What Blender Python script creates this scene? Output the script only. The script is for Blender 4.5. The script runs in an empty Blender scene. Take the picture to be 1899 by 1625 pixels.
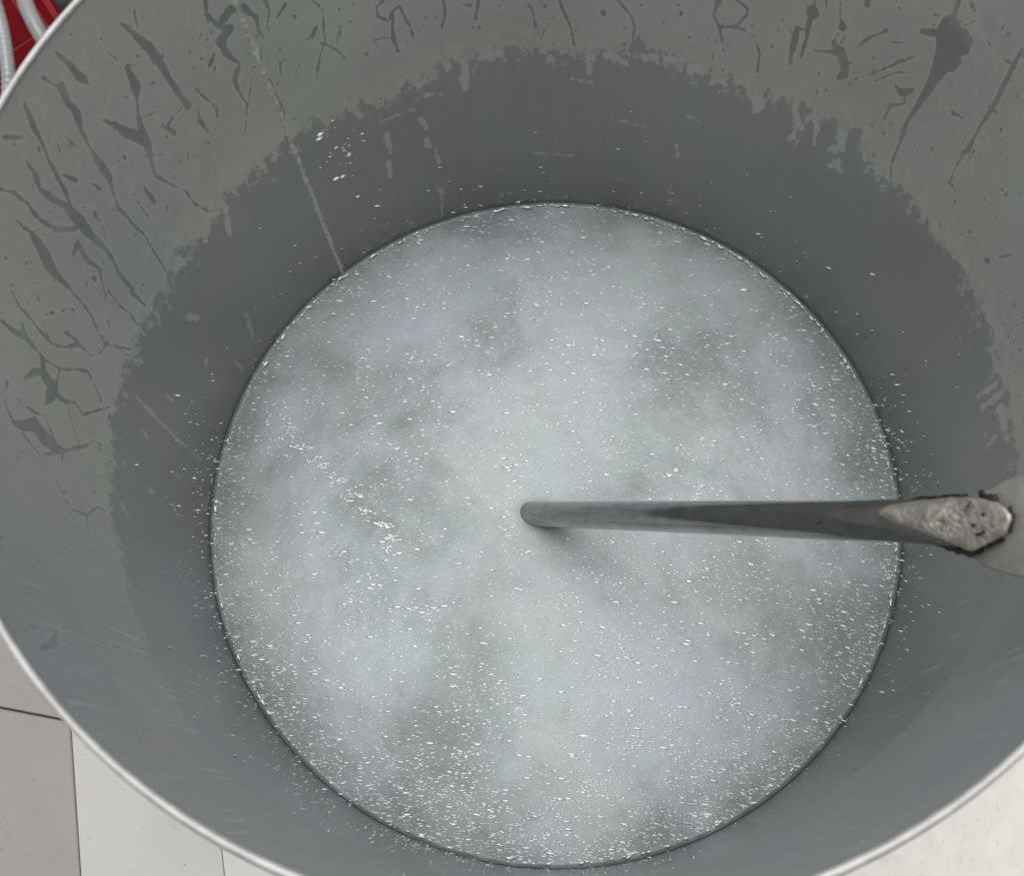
import bpy, math
import numpy as np
from mathutils import Matrix, Vector

PI = math.pi
sc = bpy.context.scene
col = sc.collection

# ---------------------------------------------------------------- camera, world, lamps, exposure
R = 0.2                 # inner radius of the pot; z = 0 is the liquid level
RIM = 0.2834            # rim above the liquid
FLOOR = -0.25
cam = bpy.data.cameras.new('camera')
cam.sensor_width = 36.0
cam.lens = 36.0 * 1902.7 / 1899.0
cam.clip_start = 0.01
cam.clip_end = 60.0
co = bpy.data.objects.new('camera', cam)
col.objects.link(co)
co.location = (0.00058, -0.173, 0.57462)
co.rotation_euler = (0.3511, 0.0406, 0.0)
cam.dof.use_dof = True
cam.dof.focus_distance = 0.56
cam.dof.aperture_fstop = 16.0
sc.camera = co

world = bpy.data.worlds.new('World')
sc.world = world
world.use_nodes = True
wn = world.node_tree.nodes
wn['Background'].inputs[0].default_value = (0.93, 0.97, 1.0, 1)
wn['Background'].inputs[1].default_value = 0.53


def area(name, loc, target, sx, sy, energy, color):
    l = bpy.data.lights.new(name, 'AREA')
    l.shape = 'RECTANGLE'
    l.size, l.size_y = sx, sy
    l.energy = energy
    l.color = color
    o = bpy.data.objects.new(name, l)
    col.objects.link(o)
    o.location = loc
    d = Vector(target) - Vector(loc)
    o.rotation_euler = d.to_track_quat('-Z', 'Y').to_euler()
    return o


# the fluorescent tube whose broken reflection crosses the left of the liquid
tube = area('fluorescent_tube', (-0.58, 0.667, 2.0), (-0.58, 0.667, 0), 0.45, 0.05, 2.8, (1.0, 0.98, 0.94))
tube.rotation_euler = (0, 0, math.atan2(-0.313, 0.307))
# broad soft lamp added overhead to brighten the pot's inside
area('added_overhead_lamp', (0.05, 0.1, 2.2), (0.0, 0.0, 0), 1.6, 1.6, 60.0, (0.98, 0.99, 1.0))

sc.view_settings.view_transform = 'Standard'
sc.view_settings.look = 'None'
sc.view_settings.exposure = 0.0
sc.view_settings.gamma = 1.0
sc.cycles.use_denoising = True
sc.cycles.max_bounces = 6
sc.cycles.diffuse_bounces = 4
sc.cycles.glossy_bounces = 3

# ---------------------------------------------------------------- helpers


def link(o, parent=None, loc=None):
    col.objects.link(o)
    if parent is not None:
        o.parent = parent
    if loc is not None:
        o.location = loc
    return o


def tag(o, label=None, cat=None, group=None, kind=None):
    if label:
        o['label'] = label
    if cat:
        o['category'] = cat
    if group:
        o['group'] = group
    if kind:
        o['kind'] = kind
    return o


def empty(name, loc=(0, 0, 0)):
    o = bpy.data.objects.new(name, None)
    o.empty_display_size = 0.02
    col.objects.link(o)
    o.location = loc
    return o


def mesh(name, verts, faces, mat, parent=None, smooth=True, attrs=None, loc=None):
    """verts (n,3) array, faces (m,k) array or list; one object."""
    me = bpy.data.meshes.new(name)
    verts = np.asarray(verts, np.float32)
    if isinstance(faces, np.ndarray):
        k = faces.shape[1]
        me.vertices.add(len(verts))
        me.vertices.foreach_set('co', verts.ravel())
        me.loops.add(faces.size)
        me.loops.foreach_set('vertex_index', faces.ravel().astype(np.int32))
        me.polygons.add(len(faces))
        me.polygons.foreach_set('loop_start', np.arange(0, faces.size, k, dtype=np.int32))
        me.update(calc_edges=True)
    else:
        me.from_pydata([tuple(map(float, v)) for v in verts], [], faces)
        me.update()
    if smooth:
        me.polygons.foreach_set('use_smooth', np.ones(len(me.polygons), bool))
    if attrs:
        for n, a in attrs.items():
            at_ = me.attributes.new(n, 'FLOAT', 'POINT')
            at_.data.foreach_set('value', np.asarray(a, np.float32).ravel())
    me.materials.append(mat)
    o = bpy.data.objects.new(name, me)
    return link(o, parent, loc)


def grid_faces(nu, nv, wrap=False):
    """quads of an (nu, nv) vertex grid, u-major"""
    u = np.arange(nu if wrap else nu - 1)
    v = np.arange(nv - 1)
    U, V = np.meshgrid(u, v, indexing='ij')
    U2 = (U + 1) % nu
    return np.stack([U * nv + V, U2 * nv + V, U2 * nv + V + 1, U * nv + V + 1], -1).reshape(-1, 4)


def lathe(name, prof, mat, parent=None, n=256, closed=False):
    prof = np.array(prof, float)
    a = np.arange(n) * 2 * PI / n
    P = np.stack([np.cos(a)[:, None] * prof[None, :, 0], np.sin(a)[:, None] * prof[None, :, 0],
                  np.broadcast_to(prof[None, :, 1], (n, len(prof)))], -1).reshape(-1, 3)
    f = grid_faces(n, len(prof), wrap=True)
    if closed:
        m = len(prof)
        i = np.arange(n)
        f = np.concatenate([f, np.stack([i * m + m - 1, (i + 1) % n * m + m - 1, (i + 1) % n * m, i * m], -1)])
    return mesh(name, P, f, mat, parent)


def box(name, c, s, mat, parent=None, bevel=0.001, rot=None):
    import bmesh
    bm = bmesh.new()
    bmesh.ops.create_cube(bm, size=1.0)
    for v in bm.verts:
        v.co = Vector((v.co.x * s[0], v.co.y * s[1], v.co.z * s[2]))
    if bevel:
        bmesh.ops.bevel(bm, geom=bm.edges[:], offset=bevel, segments=1, affect='EDGES')
    if rot is not None:
        bmesh.ops.transform(bm, matrix=rot, verts=bm.verts)
    bmesh.ops.translate(bm, vec=Vector(c), verts=bm.verts)
    me = bpy.data.meshes.new(name)
    bm.to_mesh(me)
    bm.free()
    me.materials.append(mat)
    return link(bpy.data.objects.new(name, me), parent)


def sweep(name, pts, rad, mat, parent=None, n=20, sub=10, rib=0.0, ribn=0):
    """round tube along a smoothed polyline"""
    P = np.array(pts, float)
    t = np.linspace(0, len(P) - 1, (len(P) - 1) * sub + 1)
    Q = []
    for x in t:                                   # Catmull-Rom
        i = min(int(x), len(P) - 2)
        u = x - i
        p0, p1, p2, p3 = P[max(i - 1, 0)], P[i], P[i + 1], P[min(i + 2, len(P) - 1)]
        Q.append(0.5 * ((2 * p1) + (p2 - p0) * u + (2 * p0 - 5 * p1 + 4 * p2 - p3) * u * u + (3 * p1 - p0 - 3 * p2 + p3) * u ** 3))
    Q = np.array(Q)
    T = np.gradient(Q, axis=0)
    T /= np.linalg.norm(T, axis=1)[:, None]
    s = np.cross(T, [0.13, 0.2, 0.97])
    s /= np.linalg.norm(s, axis=1)[:, None]
    b = np.cross(T, s)
    a = np.arange(n) * 2 * PI / n
    r = np.full(len(Q), rad)
    if rib:
        r = r + rib * (np.arange(len(Q)) % 4 < 2)
    V = Q[:, None, :] + r[:, None, None] * (np.cos(a)[None, :, None] * s[:, None, :] + np.sin(a)[None, :, None] * b[:, None, :])
    i = np.arange(len(Q) - 1)
    I, J = np.meshgrid(i, np.arange(n), indexing='ij')
    J2 = (J + 1) % n
    f = np.stack([I * n + J, I * n + J2, (I + 1) * n + J2, (I + 1) * n + J], -1).reshape(-1, 4)
    return mesh(name, V.reshape(-1, 3), f, mat, parent)


# ---------------------------------------------------------------- node helpers


class NT:
    def __init__(s, name):
        s.m = bpy.data.materials.new(name)
        s.m.use_nodes = True
        s.t = s.m.node_tree
        s.b = s.t.nodes['Principled BSDF']

    def n(s, typ, ins=None, **kw):
        nd = s.t.nodes.new(typ)
        for k, v in kw.items():
            setattr(nd, k, v)
        for k, v in (ins or {}).items():
            s.set(nd.inputs[k], v)
        return nd

    def set(s, sock, v):
        if isinstance(v, bpy.types.NodeSocket):
            s.t.links.new(v, sock)
        elif isinstance(v, (tuple, list)) and len(v) == 3 and sock.type == 'RGBA':
            sock.default_value = (*v, 1)
        else:
            sock.default_value = v

    def math(s, op, a, b=None, c=None, clamp=False):
        nd = s.n('ShaderNodeMath', operation=op, use_clamp=clamp)
        for i, v in enumerate((a, b, c)):
            if v is not None:
                s.set(nd.inputs[i], v)
        return nd.outputs[0]

    def ss(s, v, a, b, o0=0.0, o1=1.0):
        nd = s.n('ShaderNodeMapRange', {'Value': v, 'From Min': a, 'From Max': b, 'To Min': o0, 'To Max': o1},
                 interpolation_type='SMOOTHSTEP')
        return nd.outputs[0]

    def mix(s, f, a, b, mode='MIX'):
        nd = s.n('ShaderNodeMix', data_type='RGBA', blend_type=mode)
        s.set(nd.inputs[0], f)
        s.set(nd.inputs[6], a)
        s.set(nd.inputs[7], b)
        return nd.outputs[2]

    def attr(s, name):
        return s.n('ShaderNodeAttribute', attribute_name=name).outputs['Fac']

    def coord(s, scale=(1, 1, 1), rot=(0, 0, 0)):
        c = s.n('ShaderNodeTexCoord').outputs['Object']
        return s.n('ShaderNodeMapping', {'Vector': c, 'Scale': scale, 'Rotation': rot}).outputs[0]

    def noise(s, vec, scale, detail=4, rough=0.55, dist=0.0, out='Fac'):
        return s.n('ShaderNodeTexNoise', {'Vector': vec, 'Scale': scale, 'Detail': detail, 'Roughness': rough,
                                          'Distortion': dist}).outputs[out]

    def bump(s, h, strength, dist):
        return s.n('ShaderNodeBump', {'Height': h, 'Strength': strength, 'Distance': dist}).outputs[0]

    def out(s, albedo=0.68, **kw):
        if albedo != 1.0 and 'Base_Color' in kw:
            vm = s.n('ShaderNodeVectorMath', operation='SCALE')
            s.set(vm.inputs[0], kw['Base_Color'])
            vm.inputs[3].default_value = albedo
            kw['Base_Color'] = vm.outputs[0]
        for k, v in kw.items():
            s.set(s.b.inputs[k.replace('_', ' ')], v)
        return s.m


def plain(name, color, rough=0.5, metal=0.0, nscale=60, amt=0.12, bump=0.0, coat=0.0, albedo=0.68):
    t = NT(name)
    c = t.coord()
    f = t.noise(c, nscale, 5)
    k = t.ss(f, 0.3, 0.7, 1 - amt, 1 + amt)
    vm = t.n('ShaderNodeVectorMath', operation='SCALE')
    vm.inputs[0].default_value = color
    t.set(vm.inputs[3], k)
    kw = dict(Base_Color=vm.outputs[0], Roughness=t.ss(f, 0.2, 0.8, rough * 0.85, min(1, rough * 1.15)), Metallic=metal)
    if bump:
        kw['Normal'] = t.bump(t.noise(c, nscale * 6, 4), bump, 0.0006)
    if coat:
        kw['Coat_Weight'] = coat
        kw['Coat_Roughness'] = 0.2
    return t.out(albedo=albedo, **kw)


# ---------------------------------------------------------------- traced marks, in the wall's own coordinates
# each run: [vertical squash, angle, height, half width in mm, angle, height, half width ...]
RUNS = [[0.81,2.5292,0.2625,0.74,2.5164,0.2542,1.51,2.5016,0.2441,2.55,2.4952,0.2343,1.97,2.4943,0.224,1.61,2.4914,0.2129,1.65,2.4842,0.204,1.93],[0.74,2.5653,0.245,1.54,2.5697,0.235,2.36,2.585,0.228,0.88,2.5986,0.2216,1.21,2.6108,0.2146,2.45,2.6155,0.2069,2.49,2.6237,0.201,2.09,2.6317,0.1963,1.27,2.6396,0.1894,0.94,2.6212,0.1782,0.87,2.5946,0.1654,0.81,2.5911,0.1536,0.73,2.5683,0.1403,0.84],[0.78,2.6806,0.2395,0.62,2.6595,0.231,1.38,2.6423,0.2209,2.42,2.6198,0.2117,2.87],[0.74,2.6393,0.2036,0.67,2.6027,0.1959,0.85,2.5833,0.1912,0.34],[0.86,2.6783,0.2767,0.93,2.6697,0.27,1.09,2.6649,0.2619,2.03,2.6557,0.2547,0.82],[0.87,2.7309,0.2756,0.5,2.7239,0.27,0.51,2.7092,0.2646,1.46],[0.74,2.7092,0.2646,2.19,2.7172,0.2581,1.48,2.7143,0.2509,2.26,2.7273,0.2428,1.15,2.734,0.2327,0.98,2.7361,0.2234,2.39,2.7358,0.2143,2.03,2.749,0.2073,1.03,2.7616,0.1983,0.92,2.757,0.1853,0.86,2.7482,0.1703,0.97,2.7538,0.1575,0.81,2.7568,0.1447,0.74,2.7623,0.1358,0.65],[0.82,2.7943,0.2744,1.28,2.8052,0.2667,1.99,2.8135,0.258,1.1,2.8253,0.2497,1.31,2.8344,0.2403,1.72,2.8384,0.234,1.35,2.8505,0.226,0.98],[0.75,2.8663,0.2609,0.51,2.8684,0.2535,1.3,2.8822,0.2467,1.5,2.8724,0.2364,1.73,2.8599,0.2275,1.96,2.8587,0.2177,3.19,2.8574,0.2075,2.44,2.8525,0.1956,1.46,2.851,0.1843,1.49,2.8638,0.1758,1.3,2.861,0.1595,1.33],[0.78,2.9497,0.2665,0.71,2.931,0.2587,1.02,2.9255,0.2498,1.11,2.9281,0.2393,1.33,2.9129,0.2279,1.36,2.876,0.2162,1.2],[0.74,2.9699,0.2518,0.92,2.9637,0.2428,1.31,2.9677,0.2335,2.68,2.9812,0.2256,3.49,2.986,0.2171,1.97,2.984,0.2042,1.21],[0.71,2.9231,0.2115,0.56,2.8954,0.211,1.61,2.9043,0.2007,1.44,2.8944,0.1896,0.84,2.921,0.1811,0.85],[0.71,2.8165,0.2104,1.22,2.8187,0.2026,0.58,2.8359,0.1933,0.5,2.843,0.1879,0.42],[0.77,2.3445,0.2439,1.36,2.3537,0.2372,1.38,2.3409,0.2288,1.0,2.3212,0.2235,2.43,2.35,0.2204,2.45,2.3482,0.2121,1.66,2.329,0.203,0.93,2.3455,0.1998,1.7,2.3566,0.1968,1.49,2.3564,0.1854,0.96,2.3521,0.1787,0.79,2.3836,0.165,0.63],[0.8,2.3231,0.2302,2.4,2.3002,0.232,1.99,2.2721,0.2289,2.01,2.2524,0.2207,1.43,2.2589,0.2139,0.83,2.2544,0.2075,0.75],[0.73,2.3077,0.1958,0.6,2.3196,0.1891,0.61,2.3416,0.1814,0.62,2.3588,0.1766,0.62],[0.73,2.3061,0.1967,0.68,2.2836,0.193,0.6,2.2749,0.179,0.8,2.2728,0.1666,0.81,2.2715,0.1567,0.74],[0.75,2.2661,0.2035,1.01,2.2836,0.193,0.6],[0.8,2.2201,0.2259,1.21,2.2206,0.2195,1.06,2.2375,0.2119,0.83],[0.75,2.1171,0.2129,0.66,2.0999,0.2042,0.85,2.1108,0.1951,0.95,2.1167,0.1862,0.61,2.14,0.1793,0.62,2.1588,0.1703,1.08,2.166,0.1647,0.55],[0.74,2.1186,0.1846,0.61,2.0929,0.177,0.89,2.0808,0.1705,0.9],[0.74,2.4509,0.2096,0.66,2.439,0.1999,1.1,2.4248,0.1907,1.29,2.4326,0.1858,0.87],[0.7,2.6794,0.1894,1.11,2.6778,0.1788,1.52],[0.81,2.7815,0.2542,0.6,2.7935,0.247,0.53],[0.81,2.7643,0.2487,0.68,2.7593,0.241,0.69],[0.86,2.773,0.2733,0.64,2.7625,0.2657,0.65],[0.75,2.563,0.2073,0.42,2.5448,0.1981,1.48],[0.75,2.5781,0.2108,0.41,2.5658,0.1996,0.51],[0.79,2.1797,0.2184,0.9,2.2104,0.2137,0.5],[0.74,2.2375,0.1895,0.61,2.2494,0.18,0.53,2.2681,0.1765,0.44],[0.75,2.2541,0.192,0.52,2.2101,0.1872,0.61,2.1755,0.1791,0.35],[0.76,2.1846,0.1981,0.43,2.1527,0.1926,0.43],[0.69,2.7125,0.1886,0.51,2.7146,0.1727,0.62],[0.78,2.8227,0.2395,0.77,2.8036,0.2304,1.37],[0.75,2.7778,0.2206,0.96,2.7715,0.2149,0.57],[0.7,2.5338,0.178,0.44,2.5506,0.1676,0.36],[0.74,2.4647,0.1988,0.51,2.4769,0.1923,0.51],[0.87,2.8838,0.2765,0.56,2.8622,0.275,0.57],[0.75,2.8362,0.2204,0.24,2.8071,0.2124,0.24],[0.76,1.9565,0.1958,0.77,1.9767,0.1936,0.86,1.9772,0.1878,0.79,1.9537,0.1826,0.88,1.9401,0.188,1.31,1.9203,0.1898,0.96,1.9158,0.1836,0.79,1.9041,0.1741,0.98,1.9009,0.165,0.91],[0.73,1.9401,0.188,1.31,1.9481,0.1778,1.24,1.9502,0.1693,1.17,1.9468,0.1613,1.1],[0.74,1.8144,0.1859,0.88,1.8142,0.1776,0.98,1.8289,0.1674,0.82],[0.73,1.729,0.1816,1.06,1.7423,0.1701,1.08],[0.74,1.6165,0.1783,0.62,1.5994,0.172,0.9,1.5916,0.1594,0.92],[0.72,1.5323,0.1775,0.89,1.5186,0.1678,0.9,1.5021,0.1579,0.83,1.4943,0.1462,0.94],[0.73,1.391,0.1797,0.97,1.3571,0.1712,0.89,1.3429,0.1631,0.91,1.347,0.1553,0.92],[0.75,1.7761,0.1814,0.71,1.7502,0.179,1.06],[0.74,1.6746,0.1773,0.62,1.6887,0.1747,0.54],[0.75,1.1515,0.1928,1.28,1.1575,0.1831,1.09,1.1389,0.1768,0.79,1.1002,0.1803,1.09,1.0834,0.1872,0.95,1.0779,0.1935,0.85,1.1097,0.1963,0.68],[0.76,1.0931,0.1828,1.13,1.0897,0.1866,1.12],[0.74,1.1002,0.1803,0.96,1.0678,0.1805,0.61,1.0432,0.177,0.87,1.0255,0.169,0.98,1.0215,0.1578,0.91],[0.73,1.1389,0.1768,0.79,1.1234,0.169,0.8,1.1154,0.1621,0.63],[0.78,0.9381,0.2141,0.57,0.9344,0.2113,1.22,0.9319,0.2078,3.45,0.9354,0.2035,1.66,0.9285,0.1929,1.1,0.927,0.1787,0.95],[0.74,0.9574,0.1951,1.26,0.9539,0.1885,1.92,0.9533,0.1802,1.3,0.9476,0.1735,1.23],[0.77,0.9615,0.1946,0.84,0.9351,0.1961,0.67],[0.79,0.882,0.221,0.4,0.8703,0.2119,0.57,0.8582,0.2086,2.29],[0.75,0.8611,0.2043,0.41,0.8658,0.1979,1.25,0.841,0.1946,2.77,0.8238,0.19,2.54,0.816,0.1852,2.56,0.8235,0.1803,1.72],[0.76,0.8993,0.1874,0.51,0.8531,0.1928,1.43],[0.76,0.8206,0.1911,0.51,0.7966,0.1949,0.33],[0.78,0.7626,0.2201,1.11,0.7881,0.2128,0.89,0.8051,0.2057,0.74,0.8162,0.2006,0.5],[0.77,0.6612,0.2241,0.47,0.7023,0.2124,0.88,0.7259,0.2038,0.74,0.7551,0.1946,0.5,0.786,0.1858,0.68],[0.79,0.7152,0.221,0.55,0.7602,0.2137,0.48],[0.77,0.6749,0.2094,0.81,0.7024,0.205,0.73,0.7404,0.1923,0.42],[0.8,0.648,0.2556,1.32,0.6413,0.2471,1.64,0.6396,0.2425,4.89,0.629,0.2383,7.21,0.6236,0.232,5.38,0.6197,0.2263,4.66,0.6194,0.2198,3.39,0.6209,0.2092,2.42,0.6261,0.1974,1.44,0.6297,0.1841,1.27,0.6213,0.17,1.13,0.6167,0.1569,0.98,0.6014,0.1487,0.9],[0.83,0.6891,0.232,1.31,0.666,0.2349,1.91],[0.85,0.6343,0.2383,3.79,0.6067,0.2453,2.24,0.5859,0.2451,1.49,0.5888,0.2405,2.26,0.613,0.2339,3.82],[0.82,0.6093,0.2325,3.45,0.5878,0.2324,1.53,0.5963,0.2275,1.94],[0.87,0.6138,0.248,0.59,0.5931,0.255,0.44],[0.86,0.6026,0.2475,0.52,0.582,0.2529,0.37],[0.86,0.6258,0.2468,0.6,0.6158,0.2525,0.51],[0.85,0.6828,0.2421,0.6,0.6715,0.2435,0.6],[0.78,0.484,0.2599,1.07,0.4817,0.2495,1.47,0.4772,0.2379,1.5,0.4733,0.2278,1.15,0.4748,0.2171,0.98,0.4711,0.2021,1.13,0.4751,0.1908,0.91,0.4663,0.178,0.76],[0.8,0.4844,0.2276,0.46,0.4587,0.2289,0.38],[0.75,0.4776,0.198,1.22,0.4653,0.2022,0.81],[0.74,0.4897,0.1891,0.5,0.4736,0.1924,0.49],[0.76,0.6929,0.1979,0.83,0.6701,0.1973,1.9,0.65,0.203,0.73],[0.74,0.6644,0.1972,0.58,0.655,0.1929,0.5,0.6845,0.1859,1.27,0.6833,0.1771,1.07],[0.78,0.6166,0.1982,0.33,0.5882,0.2028,0.24,0.5606,0.2098,0.32,0.5435,0.21,1.2,0.5144,0.2122,0.56],[0.73,0.6176,0.1788,0.34,0.5938,0.1814,0.34],[0.71,0.2583,0.1802,0.66,0.2343,0.1904,0.57],[0.68,0.2794,0.1709,1.69,0.2729,0.1715,1.26],[0.65,2.9878,0.2037,0.89,2.9864,0.1934,0.83,2.9916,0.1837,0.93,3.0107,0.1717,0.77,3.0171,0.1651,0.87,3.0419,0.166,0.6,3.0702,0.1745,0.76],[0.65,2.9212,0.1792,0.3,2.9678,0.1708,0.3,3.01,0.164,0.44],[0.64,2.9138,0.1765,0.86,2.917,0.1638,0.79,2.9105,0.1522,0.72,2.9149,0.1425,0.64],[0.63,2.8687,0.1601,0.89,2.8635,0.1456,0.82,2.8637,0.1362,0.74],[0.68,3.0893,0.2413,0.52,3.1055,0.2344,0.83,3.1066,0.2257,0.99,3.1142,0.2176,0.78,3.1157,0.2066,0.87,3.1033,0.1979,0.73,3.0697,0.1872,1.24,3.0666,0.1748,0.76],[0.66,3.16,0.2454,0.8,3.1568,0.2335,1.49,3.1486,0.227,1.89,3.154,0.2178,0.85,3.1594,0.2099,0.7,3.1486,0.1962,0.81,3.1225,0.1844,0.74,3.1058,0.1749,0.93,3.1177,0.1665,0.77,3.1418,0.1571,0.61],[0.71,3.1282,0.2312,0.98,3.1486,0.227,1.14],[0.62,3.0171,0.1651,0.78,2.9946,0.1517,0.71,2.9693,0.138,0.64],[0.6,2.9981,0.1512,0.53,2.989,0.1351,0.64],[0.65,3.1621,0.2128,1.01,3.1948,0.2081,2.74,3.1969,0.2017,3.17,3.2183,0.2025,2.76,3.2564,0.2077,0.54,3.2808,0.2043,0.54,3.3079,0.198,0.63,3.3141,0.1884,0.72],[0.68,3.2275,0.2231,0.91,3.1957,0.2156,1.69,3.1831,0.2117,1.17],[0.65,3.1554,0.1974,0.64,3.1834,0.1991,0.8],[0.61,3.2085,0.1996,1.59,3.2084,0.1898,0.97,3.1923,0.182,0.66,3.2029,0.1727,0.92,3.1573,0.1561,0.61,3.1302,0.1459,0.44],[0.61,3.209,0.1881,0.49,3.2458,0.182,0.49,3.2732,0.1747,0.66],[0.63,3.2629,0.236,0.95,3.3083,0.2368,0.58,3.3342,0.2316,0.95,3.3308,0.2262,1.84,3.3058,0.2132,3.42,3.3175,0.2073,4.22,3.3267,0.1997,2.72,3.3141,0.1884,1.04,3.2645,0.1676,0.84,3.2457,0.1642,0.59,3.236,0.153,0.52],[0.66,3.2786,0.2331,0.51,3.2845,0.2234,0.82,3.2814,0.2163,0.76,3.2752,0.2074,0.54],[0.63,3.3443,0.2236,0.89,3.3515,0.2195,0.74,3.3625,0.2111,0.76,3.3387,0.1999,1.16],[0.6,3.3252,0.1901,0.56,3.3598,0.1941,0.47],[0.7,3.1013,0.2156,0.39,3.0784,0.2176,0.47,3.0511,0.2093,0.48,3.0181,0.1998,0.65,3.0159,0.1932,0.41],[0.68,3.1013,0.2156,0.39,3.1157,0.2066,0.4],[0.66,3.0726,0.2006,0.65,3.0662,0.1893,1.24,3.0698,0.1854,1.25],[0.55,3.4273,0.1923,0.39,3.4397,0.1849,0.55,3.4317,0.1742,0.56,3.3929,0.1593,0.67,3.3913,0.1497,0.51],[0.56,3.3263,0.1697,0.58,3.349,0.1684,0.41],[0.57,3.2654,0.1658,0.42,3.3073,0.1658,0.33],[0.54,3.4781,0.1895,0.77,3.4947,0.1844,0.54],[0.57,3.4157,0.1948,0.54,3.4016,0.186,0.47],[0.53,3.4334,0.1725,0.4,3.4764,0.1742,0.32],[0.56,3.2373,0.1549,0.43,3.2912,0.1564,0.34],[0.5,3.7609,0.2426,0.45,3.762,0.2249,0.4,3.7651,0.2011,0.5],[0.44,3.7522,0.1983,0.5,3.742,0.1733,0.53,3.7507,0.1417,0.32],[0.39,3.8786,0.2109,0.4,3.8715,0.1748,0.44],[0.53,3.7655,0.2435,0.51,3.8009,0.2532,1.55,3.8232,0.2651,0.9],[0.48,3.8155,0.2193,0.34,3.8447,0.2353,0.45],[0.55,3.7779,0.2654,0.73,3.776,0.2604,1.23],[0.56,3.6683,0.2409,0.46,3.6738,0.2365,0.4],[0.45,3.6119,0.1548,0.81,3.642,0.1503,0.57],[0.41,3.9797,0.238,0.61,4.0077,0.2432,0.6],[0.32,3.1387,-0.2266,0.07,3.1381,-0.2272,0.07]]
SPOTS = [[0.86,2.4564,0.2553,0.73],[0.8,2.4231,0.2264,0.87],[0.79,2.4067,0.2195,0.78],[0.79,2.3754,0.2168,0.98],[0.83,2.4592,0.241,0.47],[0.72,2.4797,0.1754,1.06],[0.86,2.8648,0.2693,0.86],[0.76,2.6787,0.2123,0.98],[0.72,2.4517,0.1797,0.84],[0.88,2.5828,0.2683,0.53],[0.87,2.5823,0.2643,0.35],[0.86,2.5838,0.2597,0.36],[0.85,2.5789,0.2551,0.36],[0.84,2.5756,0.2508,0.36],[0.83,2.5324,0.2448,0.74],[0.66,2.7745,0.1591,0.75],[0.69,2.9219,0.1904,1.51],[0.74,3.0397,0.2291,0.73],[0.76,3.0794,0.2422,0.62],[0.72,2.6047,0.1826,0.63],[0.81,2.3903,0.2294,0.67],[0.78,2.5435,0.2154,0.69],[0.74,2.2264,0.1796,0.64],[0.72,2.251,0.1684,0.65],[0.71,2.2258,0.1616,0.55],[0.76,2.2269,0.1964,0.82],[0.72,2.1232,0.1681,0.65],[0.76,2.0729,0.1906,0.73],[0.78,2.235,0.2104,0.7],[0.79,2.5271,0.2203,0.78],[0.82,2.8044,0.2516,0.54],[0.7,2.8767,0.189,0.51],[0.9,2.6327,0.2768,0.77],[0.69,2.6578,0.1687,0.85],[0.77,2.5619,0.2121,0.59],[0.73,2.567,0.19,0.51],[0.78,3.0463,0.2508,1.05],[0.77,2.0615,0.201,0.51],[0.74,1.5679,0.1734,1.18],[0.74,1.4244,0.1703,1.4],[0.75,1.234,0.1781,1.27],[0.75,1.3328,0.1782,0.95],[0.74,1.6255,0.1772,0.43],[0.76,2.0444,0.191,0.73],[0.74,1.8722,0.1729,0.75],[0.77,2.0274,0.2008,0.71],[0.75,2.0027,0.1855,0.53],[0.72,1.7333,0.1634,0.77],[0.73,1.5638,0.1654,0.65],[0.73,1.2751,0.1702,0.86],[0.73,2.0851,0.171,0.86],[0.73,1.2374,0.1682,0.54],[0.82,0.8244,0.2267,1.6],[0.75,1.2335,0.1782,1.05],[0.87,0.6194,0.2575,1.05],[0.79,0.43,0.2241,0.92],[0.75,0.3511,0.2051,0.86],[0.73,0.3716,0.1912,0.98],[0.7,0.4286,0.1739,0.92],[0.72,0.3225,0.1916,0.78],[0.76,0.9798,0.1883,0.72],[0.9,0.5647,0.2675,0.59],[0.77,0.4397,0.2141,0.57],[0.76,0.5067,0.2055,0.58],[0.77,0.7652,0.2029,0.69],[0.73,1.1595,0.1671,0.97],[0.87,0.4781,0.2582,0.86],[0.75,1.1296,0.1824,0.73],[0.73,0.987,0.1672,0.75],[0.74,0.8907,0.1776,0.83],[0.73,0.873,0.1758,0.94],[0.83,0.7562,0.2341,0.65],[0.84,0.7322,0.2407,0.55],[0.83,0.557,0.2404,0.63],[0.81,0.5242,0.2273,0.65],[0.84,0.5192,0.2423,0.36],[0.74,1.0002,0.1769,1.05],[0.75,1.0073,0.1834,0.52],[0.72,0.7924,0.1675,0.63],[0.73,1.2043,0.1642,0.76],[0.67,0.4005,0.1563,0.74],[0.68,0.3707,0.1638,0.62],[0.71,0.3558,0.1831,0.5],[0.72,0.5351,0.1801,0.61],[0.72,0.574,0.1758,0.62],[0.75,0.4888,0.2016,0.49],[0.65,3.3835,0.2259,0.88],[0.58,3.4066,0.1903,0.75],[0.59,3.522,0.2233,0.6],[0.59,3.5844,0.2363,0.57],[0.62,3.5992,0.2552,0.7],[0.6,3.4593,0.2126,0.62],[0.55,3.5471,0.2025,0.62],[0.64,2.947,0.1609,0.63],[0.71,3.2545,0.2388,0.61],[0.64,0.0584,0.1713,0.79],[0.66,0.1083,0.1737,0.69],[0.67,0.1798,0.1732,0.6],[0.65,0.1731,0.1604,0.41],[0.62,0.0197,0.1582,0.6],[0.52,3.6921,0.2202,0.91],[0.54,3.7231,0.2381,0.63],[0.44,3.9428,0.2453,1.1],[0.48,3.6936,0.1944,0.61],[0.57,3.717,0.2547,0.38],[0.4,4.043,0.2559,0.28],[0.47,3.8545,0.2377,0.61],[0.5,3.865,0.255,0.51]]
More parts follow.
